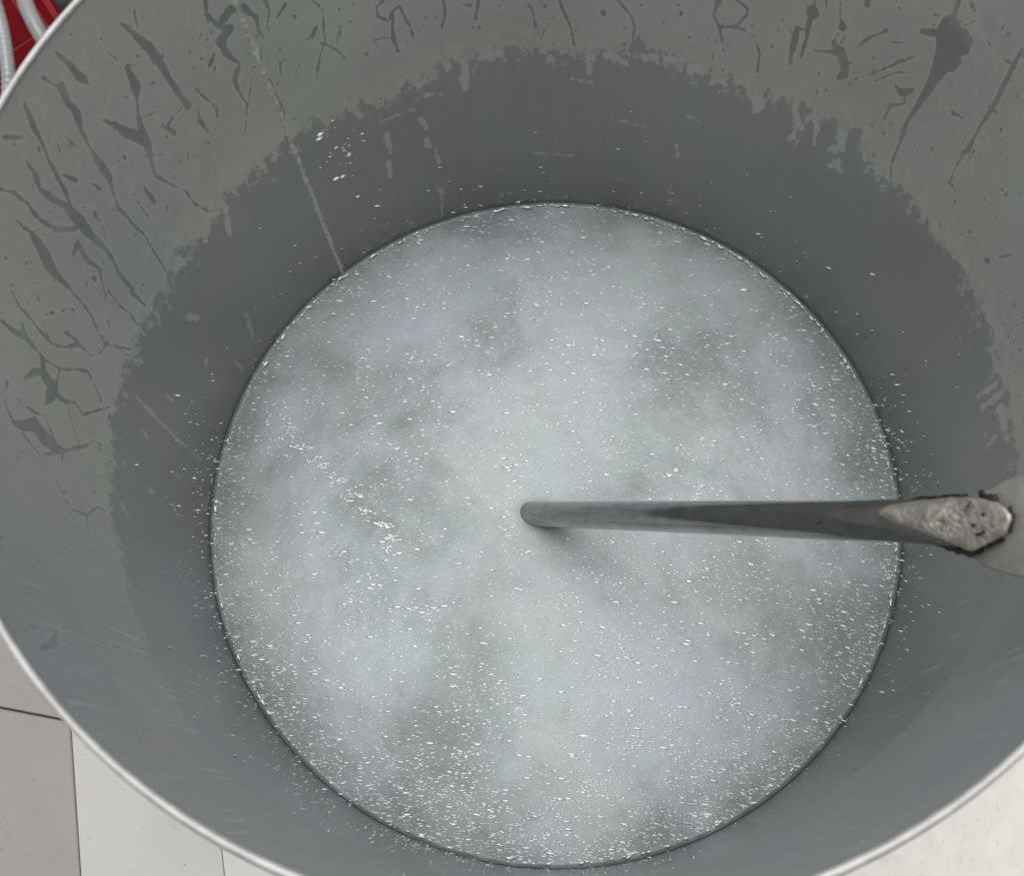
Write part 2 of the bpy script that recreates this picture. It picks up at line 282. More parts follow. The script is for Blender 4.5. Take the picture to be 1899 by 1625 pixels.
FLAKES = [[0.68,2.0275,0.1481,1.41,2.0322,0.1345,1.15],[0.69,2.0033,0.1468,0.94,2.0079,0.1403,0.67],[0.68,1.9723,0.1477,2.35,1.9967,0.1304,1.45],[0.68,1.9665,0.1358,1.25,1.9687,0.1317,0.97],[0.68,1.9333,0.1466,3.76,1.9124,0.1335,1.44],[0.68,1.8826,0.145,1.04,1.8924,0.1332,1.06],[0.69,1.8358,0.1456,1.41,1.8252,0.1379,1.43],[0.67,1.7847,0.1409,2.37,1.7877,0.1226,2.21],[0.67,2.094,0.1336,1.92,2.0804,0.1258,1.46],[0.63,2.0238,0.1011,1.83,2.0263,0.0882,0.83],[0.61,2.0406,0.078,1.48,2.0475,0.0664,1.07],[0.64,1.9214,0.1042,1.52,1.9126,0.0969,1.23],[0.63,1.9179,0.0842,1.88,1.9147,0.0804,1.58],[0.68,1.4567,0.1454,1.22,1.4514,0.1261,1.07],[0.67,1.4972,0.121,0.59,1.4428,0.1183,0.49],[0.6,1.6123,0.055,0.27,1.4866,0.052,0.27],[0.69,1.4039,0.1412,2.64,1.3547,0.1362,0.95],[0.7,1.3144,0.1436,1.41,1.3042,0.1421,0.94],[0.7,1.2434,0.1451,2.33,1.2164,0.1484,0.93],[0.7,1.7256,0.1448,2.83,1.6785,0.1429,1.89],[0.67,1.9188,0.1239,0.39,1.8494,0.1202,0.3],[0.61,1.8967,0.0735,1.06,1.8965,0.0592,1.09],[0.58,1.9158,0.0405,1.12,1.9033,0.0314,1.7],[0.56,1.9075,0.0238,1.03,1.9144,0.0058,0.59],[0.57,1.7158,0.0145,1.39,1.6922,0.0154,1.16],[0.57,1.1857,0.039,0.77,1.1804,0.0238,0.79],[0.61,1.1908,0.0782,1.04,1.18,0.0689,0.74],[0.64,1.3813,0.0902,0.26,1.2862,0.0872,0.26],[0.66,2.0471,0.1152,0.3,1.9402,0.1154,0.3],[0.69,1.0126,0.1441,4.17,0.9971,0.139,3.74,1.0031,0.1296,1.24],[0.68,0.9016,0.1552,2.53,0.8999,0.1458,2.12,0.8771,0.1365,2.15,0.8871,0.1229,0.77],[0.66,0.869,0.1305,1.42,0.8661,0.1219,0.77],[0.69,0.8495,0.1482,2.01,0.8308,0.1429,1.38,0.8221,0.1311,1.04],[0.68,0.7662,0.1517,2.9,0.7559,0.1421,2.58,0.7813,0.1327,0.75],[0.66,0.7413,0.1299,1.69,0.7664,0.1233,0.57],[0.66,0.7483,0.127,0.76,0.729,0.1263,1.23],[0.68,0.694,0.1502,0.81,0.684,0.145,0.64],[0.68,0.6459,0.1503,3.15,0.6077,0.1472,1.18],[0.68,0.57,0.1533,0.8,0.5403,0.1547,1.15],[0.68,0.5356,0.1529,1.16,0.4945,0.153,2.04,0.4747,0.146,1.17],[0.7,1.1903,0.1423,1.87,1.1534,0.1454,1.86],[0.7,1.1171,0.1461,0.93,1.1144,0.1459,0.93],[0.66,0.3884,0.1504,0.71,0.3265,0.1521,0.88],[0.65,1.1995,0.1081,0.3,1.118,0.1036,0.2],[0.7,0.8639,0.143,0.92,0.8472,0.1542,0.9,0.8309,0.1541,0.72],[0.6,0.0472,0.1243,0.98,0.0367,0.1422,1.56],[0.59,0.017,0.1257,1.33,0.0112,0.1439,1.55],[0.55,6.2125,0.1345,1.13,6.2061,0.1259,0.7],[0.61,0.0797,0.1469,2.16,0.0762,0.1445,1.3],[0.58,6.2608,0.1432,2.57,6.2191,0.1447,1.7],[0.56,6.2356,0.1231,0.62,6.23,0.1249,0.44],[0.63,2.8903,0.1309,1.03,2.8725,0.1415,1.19],[0.62,2.8606,0.1272,1.22,2.845,0.133,0.84],[0.62,2.8086,0.1215,0.86,2.8074,0.1269,0.66],[0.58,2.7816,0.1014,1.78,2.7671,0.0938,1.5],[0.59,2.989,0.1351,1.38,2.9751,0.128,1.12],[0.59,3.0787,0.144,1.16,3.0788,0.1429,0.9],[0.52,3.0582,0.1253,1.2,3.0645,0.0996,0.97,3.065,0.0734,0.65,3.061,0.0481,0.58,3.0566,0.0237,0.33],[0.54,2.9897,0.0924,1.08,2.9907,0.0829,0.7],[0.53,2.6275,0.0503,0.97,2.6478,0.029,1.11],[0.55,2.8302,0.062,1.15,2.8206,0.0628,1.05],[0.51,2.7495,0.0307,0.99,2.7392,0.0173,0.67],[0.5,3.2552,0.094,1.43,3.2538,0.0915,0.96],[0.51,3.347,0.1316,0.7,3.3559,0.1256,0.62],[0.47,3.2431,0.0617,0.7,3.2566,0.0589,0.5],[0.55,3.2422,0.1429,1.32,3.2577,0.1366,0.89],[0.5,3.4375,0.143,0.85,3.4559,0.1406,0.68],[0.48,3.155,0.0604,1.22,3.1558,0.0561,0.82],[0.61,3.5055,0.2326,0.49,3.4646,0.2229,0.36,3.5784,0.2433,0.34],[0.54,3.1252,0.1111,0.94,3.1281,0.1049,0.76],[0.63,2.5252,0.1314,1.72,2.5486,0.1152,1.27],[0.66,2.38,0.1376,1.61,2.3969,0.1318,1.25],[0.66,2.4549,0.1321,0.48,2.4191,0.1303,0.58],[0.64,2.6115,0.1381,2.16,2.617,0.1276,1.24],[0.65,2.3711,0.1213,0.78,2.3592,0.1171,0.59],[0.64,2.7261,0.1382,2.8,2.7022,0.1323,1.89]]
TIDE = [(0.069,0.1484),(0.141,0.152),(0.226,0.1513),(0.298,0.1509),(0.375,0.1505),(0.462,0.1486),(0.538,0.1533),(0.616,0.1454),(0.709,0.1555),(0.796,0.1576),(0.912,0.1491),(1.015,0.1453),(1.148,0.1452),(1.249,0.1472),(1.336,0.153),(1.445,0.1446),(1.501,0.143),(1.584,0.146),(1.683,0.1442),(1.797,0.1435),(1.871,0.1405),(1.932,0.1374),(2.027,0.1326),(2.059,0.1321),(2.151,0.136),(2.223,0.1432),(2.272,0.1384),(2.352,0.138),(2.457,0.1423),(2.523,0.1394),(2.586,0.1315),(2.702,0.1404),(2.779,0.1339),(2.9,0.1392),(2.964,0.1417),(3.055,0.1446),(3.158,0.1422),(3.251,0.1432),(3.357,0.1445),(3.466,0.1399),(3.59,0.1468),(3.68,0.1457),(3.79,0.1482),(3.912,0.1622),(5.402,0.1249),(5.519,0.1394),(5.698,0.1543),(5.835,0.1644),(5.985,0.1594),(6.101,0.1551),(6.189,0.1535),(6.267,0.1521)]
CLOUDS = [(-0.0393,0.1065,0.0228,1),(-0.0779,0.0497,0.0261,1),(-0.1018,-0.0008,0.0195,1),(-0.1208,-0.0039,0.0195,0.6),(0.0846,0.0646,0.0228,1),(0.1139,-0.0508,0.0293,1.1),(0.1345,-0.0869,0.0195,0.8),(-0.0433,-0.1122,0.0293,1),(-0.0666,-0.1264,0.0163,0.9),(-0.1817,0.034,0.0195,1),(0.0804,0.1041,0.0195,0.8),(-0.1357,0.0827,0.013,0.8),(0.0468,0.0073,0.0163,0.7),(-0.0953,-0.1431,0.0293,0.4),(-0.0713,-0.1651,0.0195,0.9),(-0.0169,-0.1732,0.0163,0.8),(-0.1378,-0.1233,0.0195,0.7),(0.1554,-0.1102,0.0261,0.8),(0.158,0.0917,0.0293,1),(0.1819,0.0187,0.0195,0.8),(-0.04,0.1796,0.0228,0.7),(0.0468,0.1814,0.0195,0.7),(0.1043,-0.1705,0.0195,1),(0.0558,-0.1863,0.0195,0.8),(-0.1717,-0.0065,0.0163,0.6),(-0.1301,0.1619,0.0195,0.7),(0.0146,0.1278,0.0391,-0.7),(-0.0637,0.1448,0.0293,-0.7),(0.0733,0.1611,0.0195,-0.6),(-0.0063,0.0556,0.0391,-0.5),(0.1229,0.0604,0.0228,-0.5),(-0.1458,-0.0101,0.0228,-0.6),(0.1264,0.1032,0.0195,-0.5),(-0.1215,-0.0972,0.0293,-0.7),(-0.0892,-0.1514,0.0195,-0.6),(-0.0197,-0.1265,0.0228,-0.6),(0.0196,-0.1811,0.0261,-0.6),(0.0281,-0.0892,0.0293,-0.3),(-0.1008,-0.0236,0.0163,-0.5),(0.0804,-0.1041,0.0195,-0.5),(-0.1507,0.0579,0.0195,-0.4),(0.1713,-0.0201,0.013,-0.5),(0.0723,-0.1435,0.0261,-0.4),(0.1402,0.0395,0.0163,-0.4)]

rng = np.random.default_rng(7)


def vnoise(x, y, seed=0, per=None):
    """smooth value noise on arrays; per = period of x in cells"""
    r = np.random.default_rng(1000 + seed).random((256, 256))
    xi = np.floor(x).astype(int)
    yi = np.floor(y).astype(int)
    fx = x - xi
    fy = y - yi
    fx = fx * fx * (3 - 2 * fx)
    fy = fy * fy * (3 - 2 * fy)
    x1 = xi + 1
    if per:
        xi = xi % per
        x1 = x1 % per
    a = r[xi % 256, yi % 256]
    b = r[x1 % 256, yi % 256]
    c = r[xi % 256, (yi + 1) % 256]
    d = r[x1 % 256, (yi + 1) % 256]
    return (a * (1 - fx) + b * fx) * (1 - fy) + (c * (1 - fx) + d * fx) * fy - 0.5


# ---------------------------------------------------------------- materials
def steel_wall_material():
    t = NT('pot_steel_with_scum')
    c = t.coord()
    fine = t.noise(c, 900, 3)
    mid = t.noise(c, 160, 5, 0.62)
    big = t.noise(c, 9, 3)
    hue = t.noise(t.coord((1, 1, 0.55)), 13, 2, out='Color')
    streak = t.noise(t.coord((1, 1, 0.06)), 260, 4)
    spk = t.noise(t.coord((1, 1, 1.6)), 520, 2)
    # runs of water that wash the scum away
    run = t.attr('run')
    rm = t.math('ADD', run, t.math('MULTIPLY', t.math('SUBTRACT', mid, 0.5), 0.0026))
    rm = t.math('ADD', rm, t.math('MULTIPLY', t.math('SUBTRACT', fine, 0.5), 0.0006))
    wet = t.math('MULTIPLY', t.ss(rm, 0.00004, -0.00045), t.ss(t.noise(c, 70, 3), 0.3, 0.6, 0.70, 1.0))
    # tide line
    td = t.attr('tide')
    tn = t.noise(t.coord((1, 1, 0.5)), 130, 6, 0.68)
    tdv = t.math('ADD', td, t.math('MULTIPLY', t.math('SUBTRACT', tn, 0.5), 0.034))
    fade = t.attr('fade')
    tdv = t.math('ADD', tdv, t.math('MULTIPLY', t.math('SUBTRACT', t.noise(t.coord((1, 1, 0.7)), 480, 5, 0.75), 0.5), 0.013))
    scum = t.ss(tdv, -0.0005, 0.0007)
    flk = t.math('ADD', t.attr('flake'), t.math('MULTIPLY', t.math('SUBTRACT', t.noise(t.coord((1, 1, 0.6)), 260, 6, 0.75), 0.50), 0.0105))
    flm = t.ss(flk, 0.0003, -0.0003)
    # loose crust hanging below the tide line
    cr = t.math('ADD', t.noise(t.coord((1, 1, 0.55), (0.2, 0.1, 0)), 210, 6, 0.72), t.math('MULTIPLY', td, 8.0))
    crust = t.math('MULTIPLY', t.ss(cr, 0.47, 0.50), t.ss(td, -0.026, -0.008))
    crust = t.math('MULTIPLY', crust, t.ss(t.noise(c, 45, 3), 0.42, 0.56))
    crust = t.math('MULTIPLY', crust, t.math('SUBTRACT', 1.0, fade))
    flm = t.math('MAXIMUM', flm, t.math('MULTIPLY', crust, 1.0))
    # small dark specks in the scum
    vor = t.n('ShaderNodeTexVoronoi', {'Vector': t.coord((1, 1, 0.8)), 'Scale': 120.0, 'Randomness': 1.0})
    sel = t.math('GREATER_THAN', t.n('ShaderNodeSeparateColor', {'Color': vor.outputs['Color']}).outputs[0], 0.6)
    vd = t.math('ADD', vor.outputs['Distance'], t.math('MULTIPLY', t.math('SUBTRACT', mid, 0.5), 0.22))
    speck = t.math('MULTIPLY', t.ss(vd, 0.15, 0.07), sel)
    vor2 = t.n('ShaderNodeTexVoronoi', {'Vector': t.coord((1, 1, 1.3)), 'Scale': 300.0, 'Randomness': 1.0})
    sel2 = t.math('GREATER_THAN', t.n('ShaderNodeSeparateColor', {'Color': vor2.outputs['Color']}).outputs[1], 0.8)
    speck2 = t.math('MULTIPLY', t.ss(vor2.outputs['Distance'], 0.25, 0.12), sel2)
    speck = t.math('MAXIMUM', speck, t.math('MULTIPLY', speck2, 0.6))
    dark = t.math('MAXIMUM', wet, t.math('MULTIPLY', speck, 0.75), clamp=True)
    # colours
    scumc = t.mix(t.ss(big, 0.35, 0.7), (0.415, 0.410, 0.385), (0.470, 0.460, 0.420))
    scumc = t.mix(t.math('MULTIPLY', t.ss(mid, 0.45, 0.75), 0.35), scumc, (0.47, 0.46, 0.40))
    edge = t.math('MULTIPLY', t.math('MULTIPLY', t.ss(tdv, 0.022, 0.0), t.ss(mid, 0.35, 0.62)), t.math('SUBTRACT', 1.0, fade))
    scumc = t.mix(t.math('MULTIPLY', edge, 0.75), scumc, (0.52, 0.505, 0.43))
    scumc = t.mix(t.math('MULTIPLY', dark, t.math('SUBTRACT', 1.0, t.math('MULTIPLY', fade, 0.25))), scumc, (0.222, 0.226, 0.214))
    clean = t.mix(t.ss(streak, 0.2, 0.8), (0.288, 0.284, 0.279), (0.312, 0.308, 0.300))
    clean = t.mix(t.math('MULTIPLY', t.ss(t.noise(t.coord((1, 1, 0.7)), 240, 5, 0.7), 0.62, 0.78), 0.5), clean, (0.45, 0.46, 0.45))
    clean = t.mix(t.math('MULTIPLY', flm, 0.62), clean, (0.56, 0.56, 0.51))
    # satin reflection streaks painted into the near side's colour
    sheen = t.noise(t.coord((1, 1, 0.035)), 430, 5, 0.7)
    wz = t.math('MULTIPLY', t.ss(t.noise(c, 26, 3), 0.40, 0.58), t.attr('fade'))
    sheen = t.math('MULTIPLY', t.ss(sheen, 0.54, 0.70), wz)
    f = t.math('MULTIPLY', scum, t.math('SUBTRACT', 1.0, t.math('MULTIPLY', fade, 0.22)))
    base = t.mix(f, clean, scumc)
    base = t.mix(t.math('MULTIPLY', sheen, 0.48), base, (0.72, 0.75, 0.78))
    tint = t.mix(0.13, (0.5, 0.5, 0.5), hue)  # faint random hues painted in for coloured reflections in the steel
    base = t.mix(t.math('MULTIPLY', t.math('MULTIPLY', t.ss(rm, 0.0013, 0.0004), t.math('SUBTRACT', 1.0, dark)), t.math('MULTIPLY', f, 0.28)), base, (0.56, 0.55, 0.50))
    base = t.mix(0.85, base, t.mix(1.0, base, t.mix(1.0, tint, (2.0, 2.0, 2.0), 'MULTIPLY'), 'MULTIPLY'))
    # near side tinted darker and bluer
    base = t.mix(t.math('MULTIPLY', fade, 0.7), base, t.mix(1.0, base, (0.84, 0.91, 0.98), 'MULTIPLY'))
    rough = t.mix(f, (0.30, 0.30, 0.30), (0.55, 0.55, 0.55))
    rough = t.mix(t.math('MULTIPLY', dark, f), rough, (0.34, 0.34, 0.34))
    metal = t.math('SUBTRACT', 0.55, t.math('MULTIPLY', f, 0.35))
    h = t.math('ADD', t.math('MULTIPLY', streak, 0.10), t.math('MULTIPLY', t.math('MULTIPLY', scum, t.math('SUBTRACT', 1.0, dark)), 0.6))
    h = t.math('ADD', h, t.math('MULTIPLY', fine, 0.25))
    return t.out(albedo=0.85, Base_Color=base, Roughness=rough, Metallic=metal, Normal=t.bump(h, 0.35, 0.0003))


def liquid_material():
    t = NT('fizzing_milky_liquid')
    c = t.coord()
    warp = t.noise(c, 16, 2, 0.4, out='Color')
    add = t.n('ShaderNodeMix', data_type='VECTOR')
    add.inputs[0].default_value = 0.06
    t.set(add.inputs[4], c)
    t.set(add.inputs[5], warp)
    big = t.noise(add.outputs[1], 20, 3, 0.48)
    med = t.noise(add.outputs[1], 58, 2, 0.45)
    hue = t.noise(c, 12, 2, out='Color')
    cloud = t.attr('cloud')
    v = t.math('ADD', t.math('MULTIPLY', t.math('SUBTRACT', big, 0.5), 1.05), t.math('MULTIPLY', t.math('SUBTRACT', med, 0.5), 0.55))
    v = t.math('ADD', v, t.math('ADD', cloud, 0.56))
    f = t.ss(v, 0.02, 0.98)
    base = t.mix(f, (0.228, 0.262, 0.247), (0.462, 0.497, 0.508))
    tint = t.mix(0.08, (0.5, 0.5, 0.5), hue)
    base = t.mix(1.0, base, t.mix(1.0, tint, (2.0, 2.0, 2.0), 'MULTIPLY'), 'MULTIPLY')
    # very fine foam
    st = t.noise(t.coord((0.35, 1.5, 1), (0, 0, -0.14)), 1000, 2, 0.5)
    fine = t.ss(st, 0.56, 0.74)
    base = t.mix(t.math('MULTIPLY', fine, 0.42), base, (0.80, 0.82, 0.82))
    base = t.mix(t.math('MULTIPLY', t.ss(st, 0.45, 0.25), 0.05), base, (0.12, 0.14, 0.14))
    base = t.mix(t.math('MULTIPLY', t.attr('shore'), 0.6), base, (0.09, 0.095, 0.095))  # dark ring painted in for contact shade along the wall
    h = t.math('ADD', t.math('MULTIPLY', t.noise(t.coord((0.6, 1.3, 1), (0, 0, -0.14)), 260, 2, 0.5), 0.5), t.math('MULTIPLY', t.noise(c, 70, 2), 1.5))
    return t.out(Base_Color=base, Roughness=0.42, IOR=1.36, Normal=t.bump(h, 0.08, 0.0006))


def tube_material():
    t = NT('worn_steel_tube')
    c = t.coord()
    line = t.noise(t.coord((0.01, 1, 1)), 500, 2, 0.5)
    n = t.noise(c, 120, 5, 0.6)
    n2 = t.noise(c, 30, 4, 0.6)
    base = t.mix(t.ss(n, 0.3, 0.7), (0.42, 0.42, 0.41), (0.55, 0.55, 0.53))
    base = t.mix(t.math('MULTIPLY', t.ss(t.noise(t.coord((0.4, 1, 1)), 200, 5, 0.7), 0.63, 0.72), 0.6), base, (0.10, 0.095, 0.085))
    base = t.mix(t.math('MULTIPLY', t.ss(n2, 0.5, 0.75), 0.3), base, (0.42, 0.42, 0.40))
    return t.out(Base_Color=base, Metallic=0.9, Roughness=t.ss(n, 0.2, 0.8, 0.04, 0.13), Normal=t.bump(line, 0.10, 0.0002))


def weld_metal(name, a, b, rough, metal, bumpd=0.0012, pit=0.0):
    t = NT(name)
    c = t.coord()
    n = t.noise(c, 260, 5, 0.65)
    m = t.noise(c, 90, 4, 0.6)
    base = t.mix(t.ss(n, 0.35, 0.65), a, b)
    base = t.mix(t.math('MULTIPLY', t.ss(m, 0.52, 0.68), 0.45), base, tuple(v * 0.72 for v in a))
    if pit:
        base = t.mix(t.math('MULTIPLY', t.ss(t.noise(c, 150, 4, 0.7), 0.56, 0.66), 0.6), base, (0.16, 0.105, 0.075))
        base = t.mix(t.ss(t.attr('pit'), 0.3, 0.8), base, (0.012, 0.008, 0.007))
    return t.out(Base_Color=base, Metallic=metal, Roughness=rough, Normal=t.bump(t.math('ADD', n, m), 0.6, bumpd))


M_wall = steel_wall_material()
M_liquid = liquid_material()
M_tube = tube_material()
M_rim = plain('bright_rim_steel', (0.48, 0.462, 0.445), 0.42, 0.2, 130, 0.16)
M_outer = plain('brushed_outer_steel', (0.50, 0.50, 0.49), 0.38, 0.8, 90, 0.08)
M_seam = plain('weld_seam_steel', (0.66, 0.645, 0.575), 0.5, 0.1, 420, 0.30, bump=0.6)
M_drop_glint = plain('white_bubbles_and_glints', (0.97, 0.98, 0.985), 0.35, 0.0, 200, 0.01, albedo=1.0)  # its white also stands in for lamp glints on bubbles, liquid and wall
M_drop_glint.node_tree.nodes['Principled BSDF'].inputs['IOR'].default_value = 2.0
M_wall_glint = plain('wall_glint_white', (0.93, 0.95, 0.96), 0.32, 0.0, 300, 0.04, albedo=1.0)  # white used to paint glints on the near wall
M_wall_glint.node_tree.nodes['Principled BSDF'].inputs['IOR'].default_value = 2.0
M_tip = weld_metal('ground_weld_steel', (0.36, 0.33, 0.29), (0.52, 0.48, 0.42), 0.36, 0.5, 0.0010, pit=1.0)
M_burn = weld_metal('burnt_weld', (0.010, 0.007, 0.006), (0.030, 0.020, 0.016), 0.55, 0.3)
M_plate = weld_metal('grey_plate_steel', (0.44, 0.42, 0.38), (0.52, 0.49, 0.445), 0.36, 0.5, 0.0003)

# ---------------------------------------------------------------- stock pot
pot = empty('stock_pot', (0, 0, FLOOR))
tag(pot, 'large round steel pot with grey scum and drip marks, seen from above', 'pot')
ZB = -FLOOR             # local z of the liquid level inside the pot's frame

NTH, NZ = 2300, 340
th = np.arange(NTH) * 2 * PI / NTH
zz = np.linspace(-0.012, RIM, NZ)
TH, ZZ = np.meshgrid(th, zz, indexing='ij')


def stroke_field(strokes, cap):
    F = np.full((NTH, NZ), cap, np.float64)
    dth = 2 * PI / NTH
    dz = zz[1] - zz[0]
    for st in strokes:
        g = st[0]
        pts = np.array(st[1:]).reshape(-1, 3)
        pts[:, 2] *= 0.001
        if len(pts) == 1:
            pts = np.concatenate([pts, pts + [[0.0006, 0.0006, 0]]])
        for (t0, z0, w0), (t1, z1, w1) in zip(pts[:-1], pts[1:]):
            if t1 - t0 > PI:
                t1 -= 2 * PI
            if t0 - t1 > PI:
                t1 += 2 * PI
            m = max(w0, w1) + cap
            i0 = int(math.floor((min(t0, t1) - m / R) / dth))
            i1 = int(math.ceil((max(t0, t1) + m / R) / dth)) + 1
            j0 = max(0, int((min(z0, z1) - m / g - zz[0]) / dz))
            j1 = min(NZ, int((max(z0, z1) + m / g - zz[0]) / dz) + 2)
            if j1 <= j0:
                continue
            ii = np.arange(i0, i1)
            jj = np.arange(j0, j1)
            A = (ii * dth)[:, None] * R
            B = (zz[jj] * g)[None, :]
            ax, ay, bx, by = t0 * R, z0 * g, t1 * R, z1 * g
            L = (bx - ax) ** 2 + (by - ay) ** 2 + 1e-12
            u = np.clip(((A - ax) * (bx - ax) + (B - ay) * (by - ay)) / L, 0, 1)
            d = np.hypot(A - ax - u * (bx - ax), B - ay - u * (by - ay)) - (w0 + (w1 - w0) * u)
            ix = np.ix_(ii % NTH, jj)
            F[ix] = np.minimum(F[ix], d)
    return F


CAP = 0.004
run = stroke_field(RUNS + SPOTS, CAP)
# the rest of the specks and short runs, scattered over the scum
extra = []
for k in range(620):
    t0 = rng.uniform(0.05, PI - 0.05) if rng.random() < 0.8 else rng.uniform(-0.5, PI + 0.6)
    z0 = rng.uniform(0.15, RIM)
    w = 0.22 + rng.exponential(0.28)
    w = min(w, 1.3)
    ln = rng.choice([0, 0.004, 0.012]) * rng.random()
    a = rng.normal(0, 0.5) if rng.random() < 0.6 else rng.uniform(-1.5, 1.5)
    extra.append([0.8, t0 % (2 * PI), z0, w, (t0 + ln * math.sin(a) / R) % (2 * PI), z0 - ln * math.cos(a), w * rng.uniform(0.3, 1)])
# fine runs on the part of the wall outside the trace
run = np.minimum(run, stroke_field(extra, CAP))
run = run + 0.0005 * vnoise(TH * 60, ZZ * 420, 3, 377) * 1.0
flake = stroke_field(FLAKES, CAP)
ft = np.array([a for a, b in TIDE])
fz = np.array([b for a, b in TIDE])
tz = np.interp(th, np.concatenate([ft - 2 * PI, ft, ft + 2 * PI]), np.tile(fz, 3))
rag = 0.004 * vnoise(th * R * 260, th * 0, 11, 327) + 0.004 * vnoise(th * R * 620, th * 0 + 3, 12)
tide = ZZ - (tz + rag)[:, None] + 0.0035 * vnoise(TH * R * 420, ZZ * 300, 5)
fade = np.clip((-np.sin(TH) - 0.10) / 0.45, 0, 1)

P = np.stack([R * np.cos(TH), R * np.sin(TH), ZZ + ZB], -1).reshape(-1, 3)
gf = grid_faces(NTH, NZ, wrap=True)[:, ::-1]
mesh('inner_wall', P, np.ascontiguousarray(gf), M_wall, pot, attrs=dict(run=run, flake=flake, tide=tide, fade=fade))
# rolled rim bead
b = [(R + 0.0007 + 0.0013 * math.cos(a), ZB + RIM + 0.0006 + 0.0012 * math.sin(a)) for a in np.linspace(0, 2 * PI, 17)[:-1]]
lathe('rim', b[::-1], M_rim, pot, n=720, closed=True)
lathe('outer_wall', [(R + 0.0013, 0.004), (R + 0.0013, ZB + RIM - 0.006), (R + 0.0026, ZB + RIM - 0.004), (R + 0.0026, ZB + RIM - 0.002), (R + 0.0012, ZB + RIM - 0.0012)], M_outer, pot, n=360)
lathe('pot_base', [(0.0005, 0.002), (R - 0.004, 0.002), (R, 0.003), (R + 0.0013, 0.004)], M_outer, pot, n=180)
# welded seam up the wall
ts = 2.2835
ns = 260
zs = np.linspace(0.0, RIM - 0.022, ns)
wv = 0.0013 + 0.0005 * vnoise(zs * 500, zs * 0, 21) + 0.0004 * vnoise(zs * 1700, zs * 0, 22)
off = 0.0007 * vnoise(zs * 120, zs * 0, 23) + 0.0004 * vnoise(zs * 600, zs * 0, 25)
rows = []
for k, (u, hgt) in enumerate([(-1, 0), (-0.6, 0.5), (0, 0.75), (0.6, 0.5), (1, 0)]):
    a = ts + (off + wv * u) / R
    r = R - 0.00002 - hgt * 0.0007 * (0.7 + 0.8 * (vnoise(zs * 900, zs * 0 + k, 24) + 0.3))
    rows.append(np.stack([r * np.cos(a), r * np.sin(a), zs + ZB], -1))
V = np.stack(rows, 0).reshape(-1, 3)
mesh('weld_seam', V, grid_faces(5, ns), M_seam, pot)

# ---------------------------------------------------------------- liquid
nr, na = 300, 900
rr = np.linspace(0, 1, nr) ** 0.75 * (R - 0.0002)
aa = np.arange(na) * 2 * PI / na
RR, AA = np.meshgrid(rr, aa, indexing='ij')
X, Y = RR * np.cos(AA), RR * np.sin(AA)
cloud = np.zeros_like(X)
wx = X + 0.008 * vnoise(X * 60 + 90, Y * 60 + 90, 31) + 0.0015 * vnoise(X * 150 + 90, Y * 150 + 90, 32)
wy = Y + 0.008 * vnoise(X * 60 + 90, Y * 60 + 90, 33) + 0.0015 * vnoise(X * 150 + 90, Y * 150 + 90, 34)
for cx, cy, r, a in CLOUDS:
    cloud -= 0.29 * a * np.exp(-((wx - cx) ** 2 + (wy - cy) ** 2) / (2 * r * r))
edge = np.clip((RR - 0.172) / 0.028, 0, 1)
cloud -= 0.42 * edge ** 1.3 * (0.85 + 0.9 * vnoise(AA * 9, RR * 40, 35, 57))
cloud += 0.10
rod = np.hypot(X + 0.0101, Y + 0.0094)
cloud -= 0.12 * np.exp(-((rod - 0.008) / 0.0045) ** 2) * (X < 0.004)  # shade at the rod's foot painted as a dark half ring
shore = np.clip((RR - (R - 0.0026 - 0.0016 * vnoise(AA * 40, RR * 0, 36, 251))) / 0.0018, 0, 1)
Z = 0.0006 * vnoise(X * 90 + 90, Y * 90 + 90, 37) + 0.0002 * vnoise(X * 260 + 90, Y * 260 + 90, 38)
Z += 0.0010 * np.exp(-np.clip(rod - 0.0075, 0, 1) / 0.0022)
Z += 0.0016 * np.clip((RR - (R - 0.003)) / 0.003, 0, 1) ** 2
P = np.stack([X, Y, Z], -1).transpose(1, 0, 2).reshape(-1, 3)
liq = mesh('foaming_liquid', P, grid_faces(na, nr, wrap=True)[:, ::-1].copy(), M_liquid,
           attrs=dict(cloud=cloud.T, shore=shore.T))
tag(liq, 'milky grey liquid fizzing inside the steel pot', 'liquid')


def octas(name, C, L, W, H, A, mat, up=None, tilt=0.13):
    """many small stretched drops and glint marks in one mesh: centre, half length/width/height, direction in the xy plane"""
    n = len(C)
    d = np.stack([np.cos(A), np.sin(A), np.zeros(n)], -1)
    s = np.stack([-np.sin(A), np.cos(A), np.zeros(n)], -1)
    u = np.tile(np.array([0, 0, 1.0]), (n, 1))
    q = rng.normal(0, tilt, (n, 2))                 # every drop leans its own way
    u = u + d * q[:, :1] + s * q[:, 1:]
    u /= np.linalg.norm(u, axis=1)[:, None]
    d = d - u * np.sum(d * u, 1)[:, None]
    s = np.cross(u, d)
    if up is not None:                              # glint marks on the wall, set upright
        d, s, u = u, s, d
    ring = []
    for k in range(6):
        a = k * PI / 3
        ring.append(C + d * (L * math.cos(a))[:, None] + s * (W * math.sin(a))[:, None])
    top = C + u * H[:, None]
    bot = C - u * H[:, None]
    V = np.stack(ring + [top, bot], 1).reshape(-1, 3)
    f = []
    for k in range(6):
        f += [(k, (k + 1) % 6, 6), ((k + 1) % 6, k, 7)]
    F = (np.arange(n)[:, None, None] * 8 + np.array(f)[None]).reshape(-1, 3)
    return mesh(name, V, F, mat, smooth=False)


def ang(x, y):
    """the drift of the fizz: level at the left, falling to the right"""
    a = -0.03 - 0.36 * np.clip((x + 0.06) / 0.24, 0, 1) * np.clip((0.22 - y) / 0.30, 0.35, 1)
    return a + rng.normal(0, 0.07, len(x))


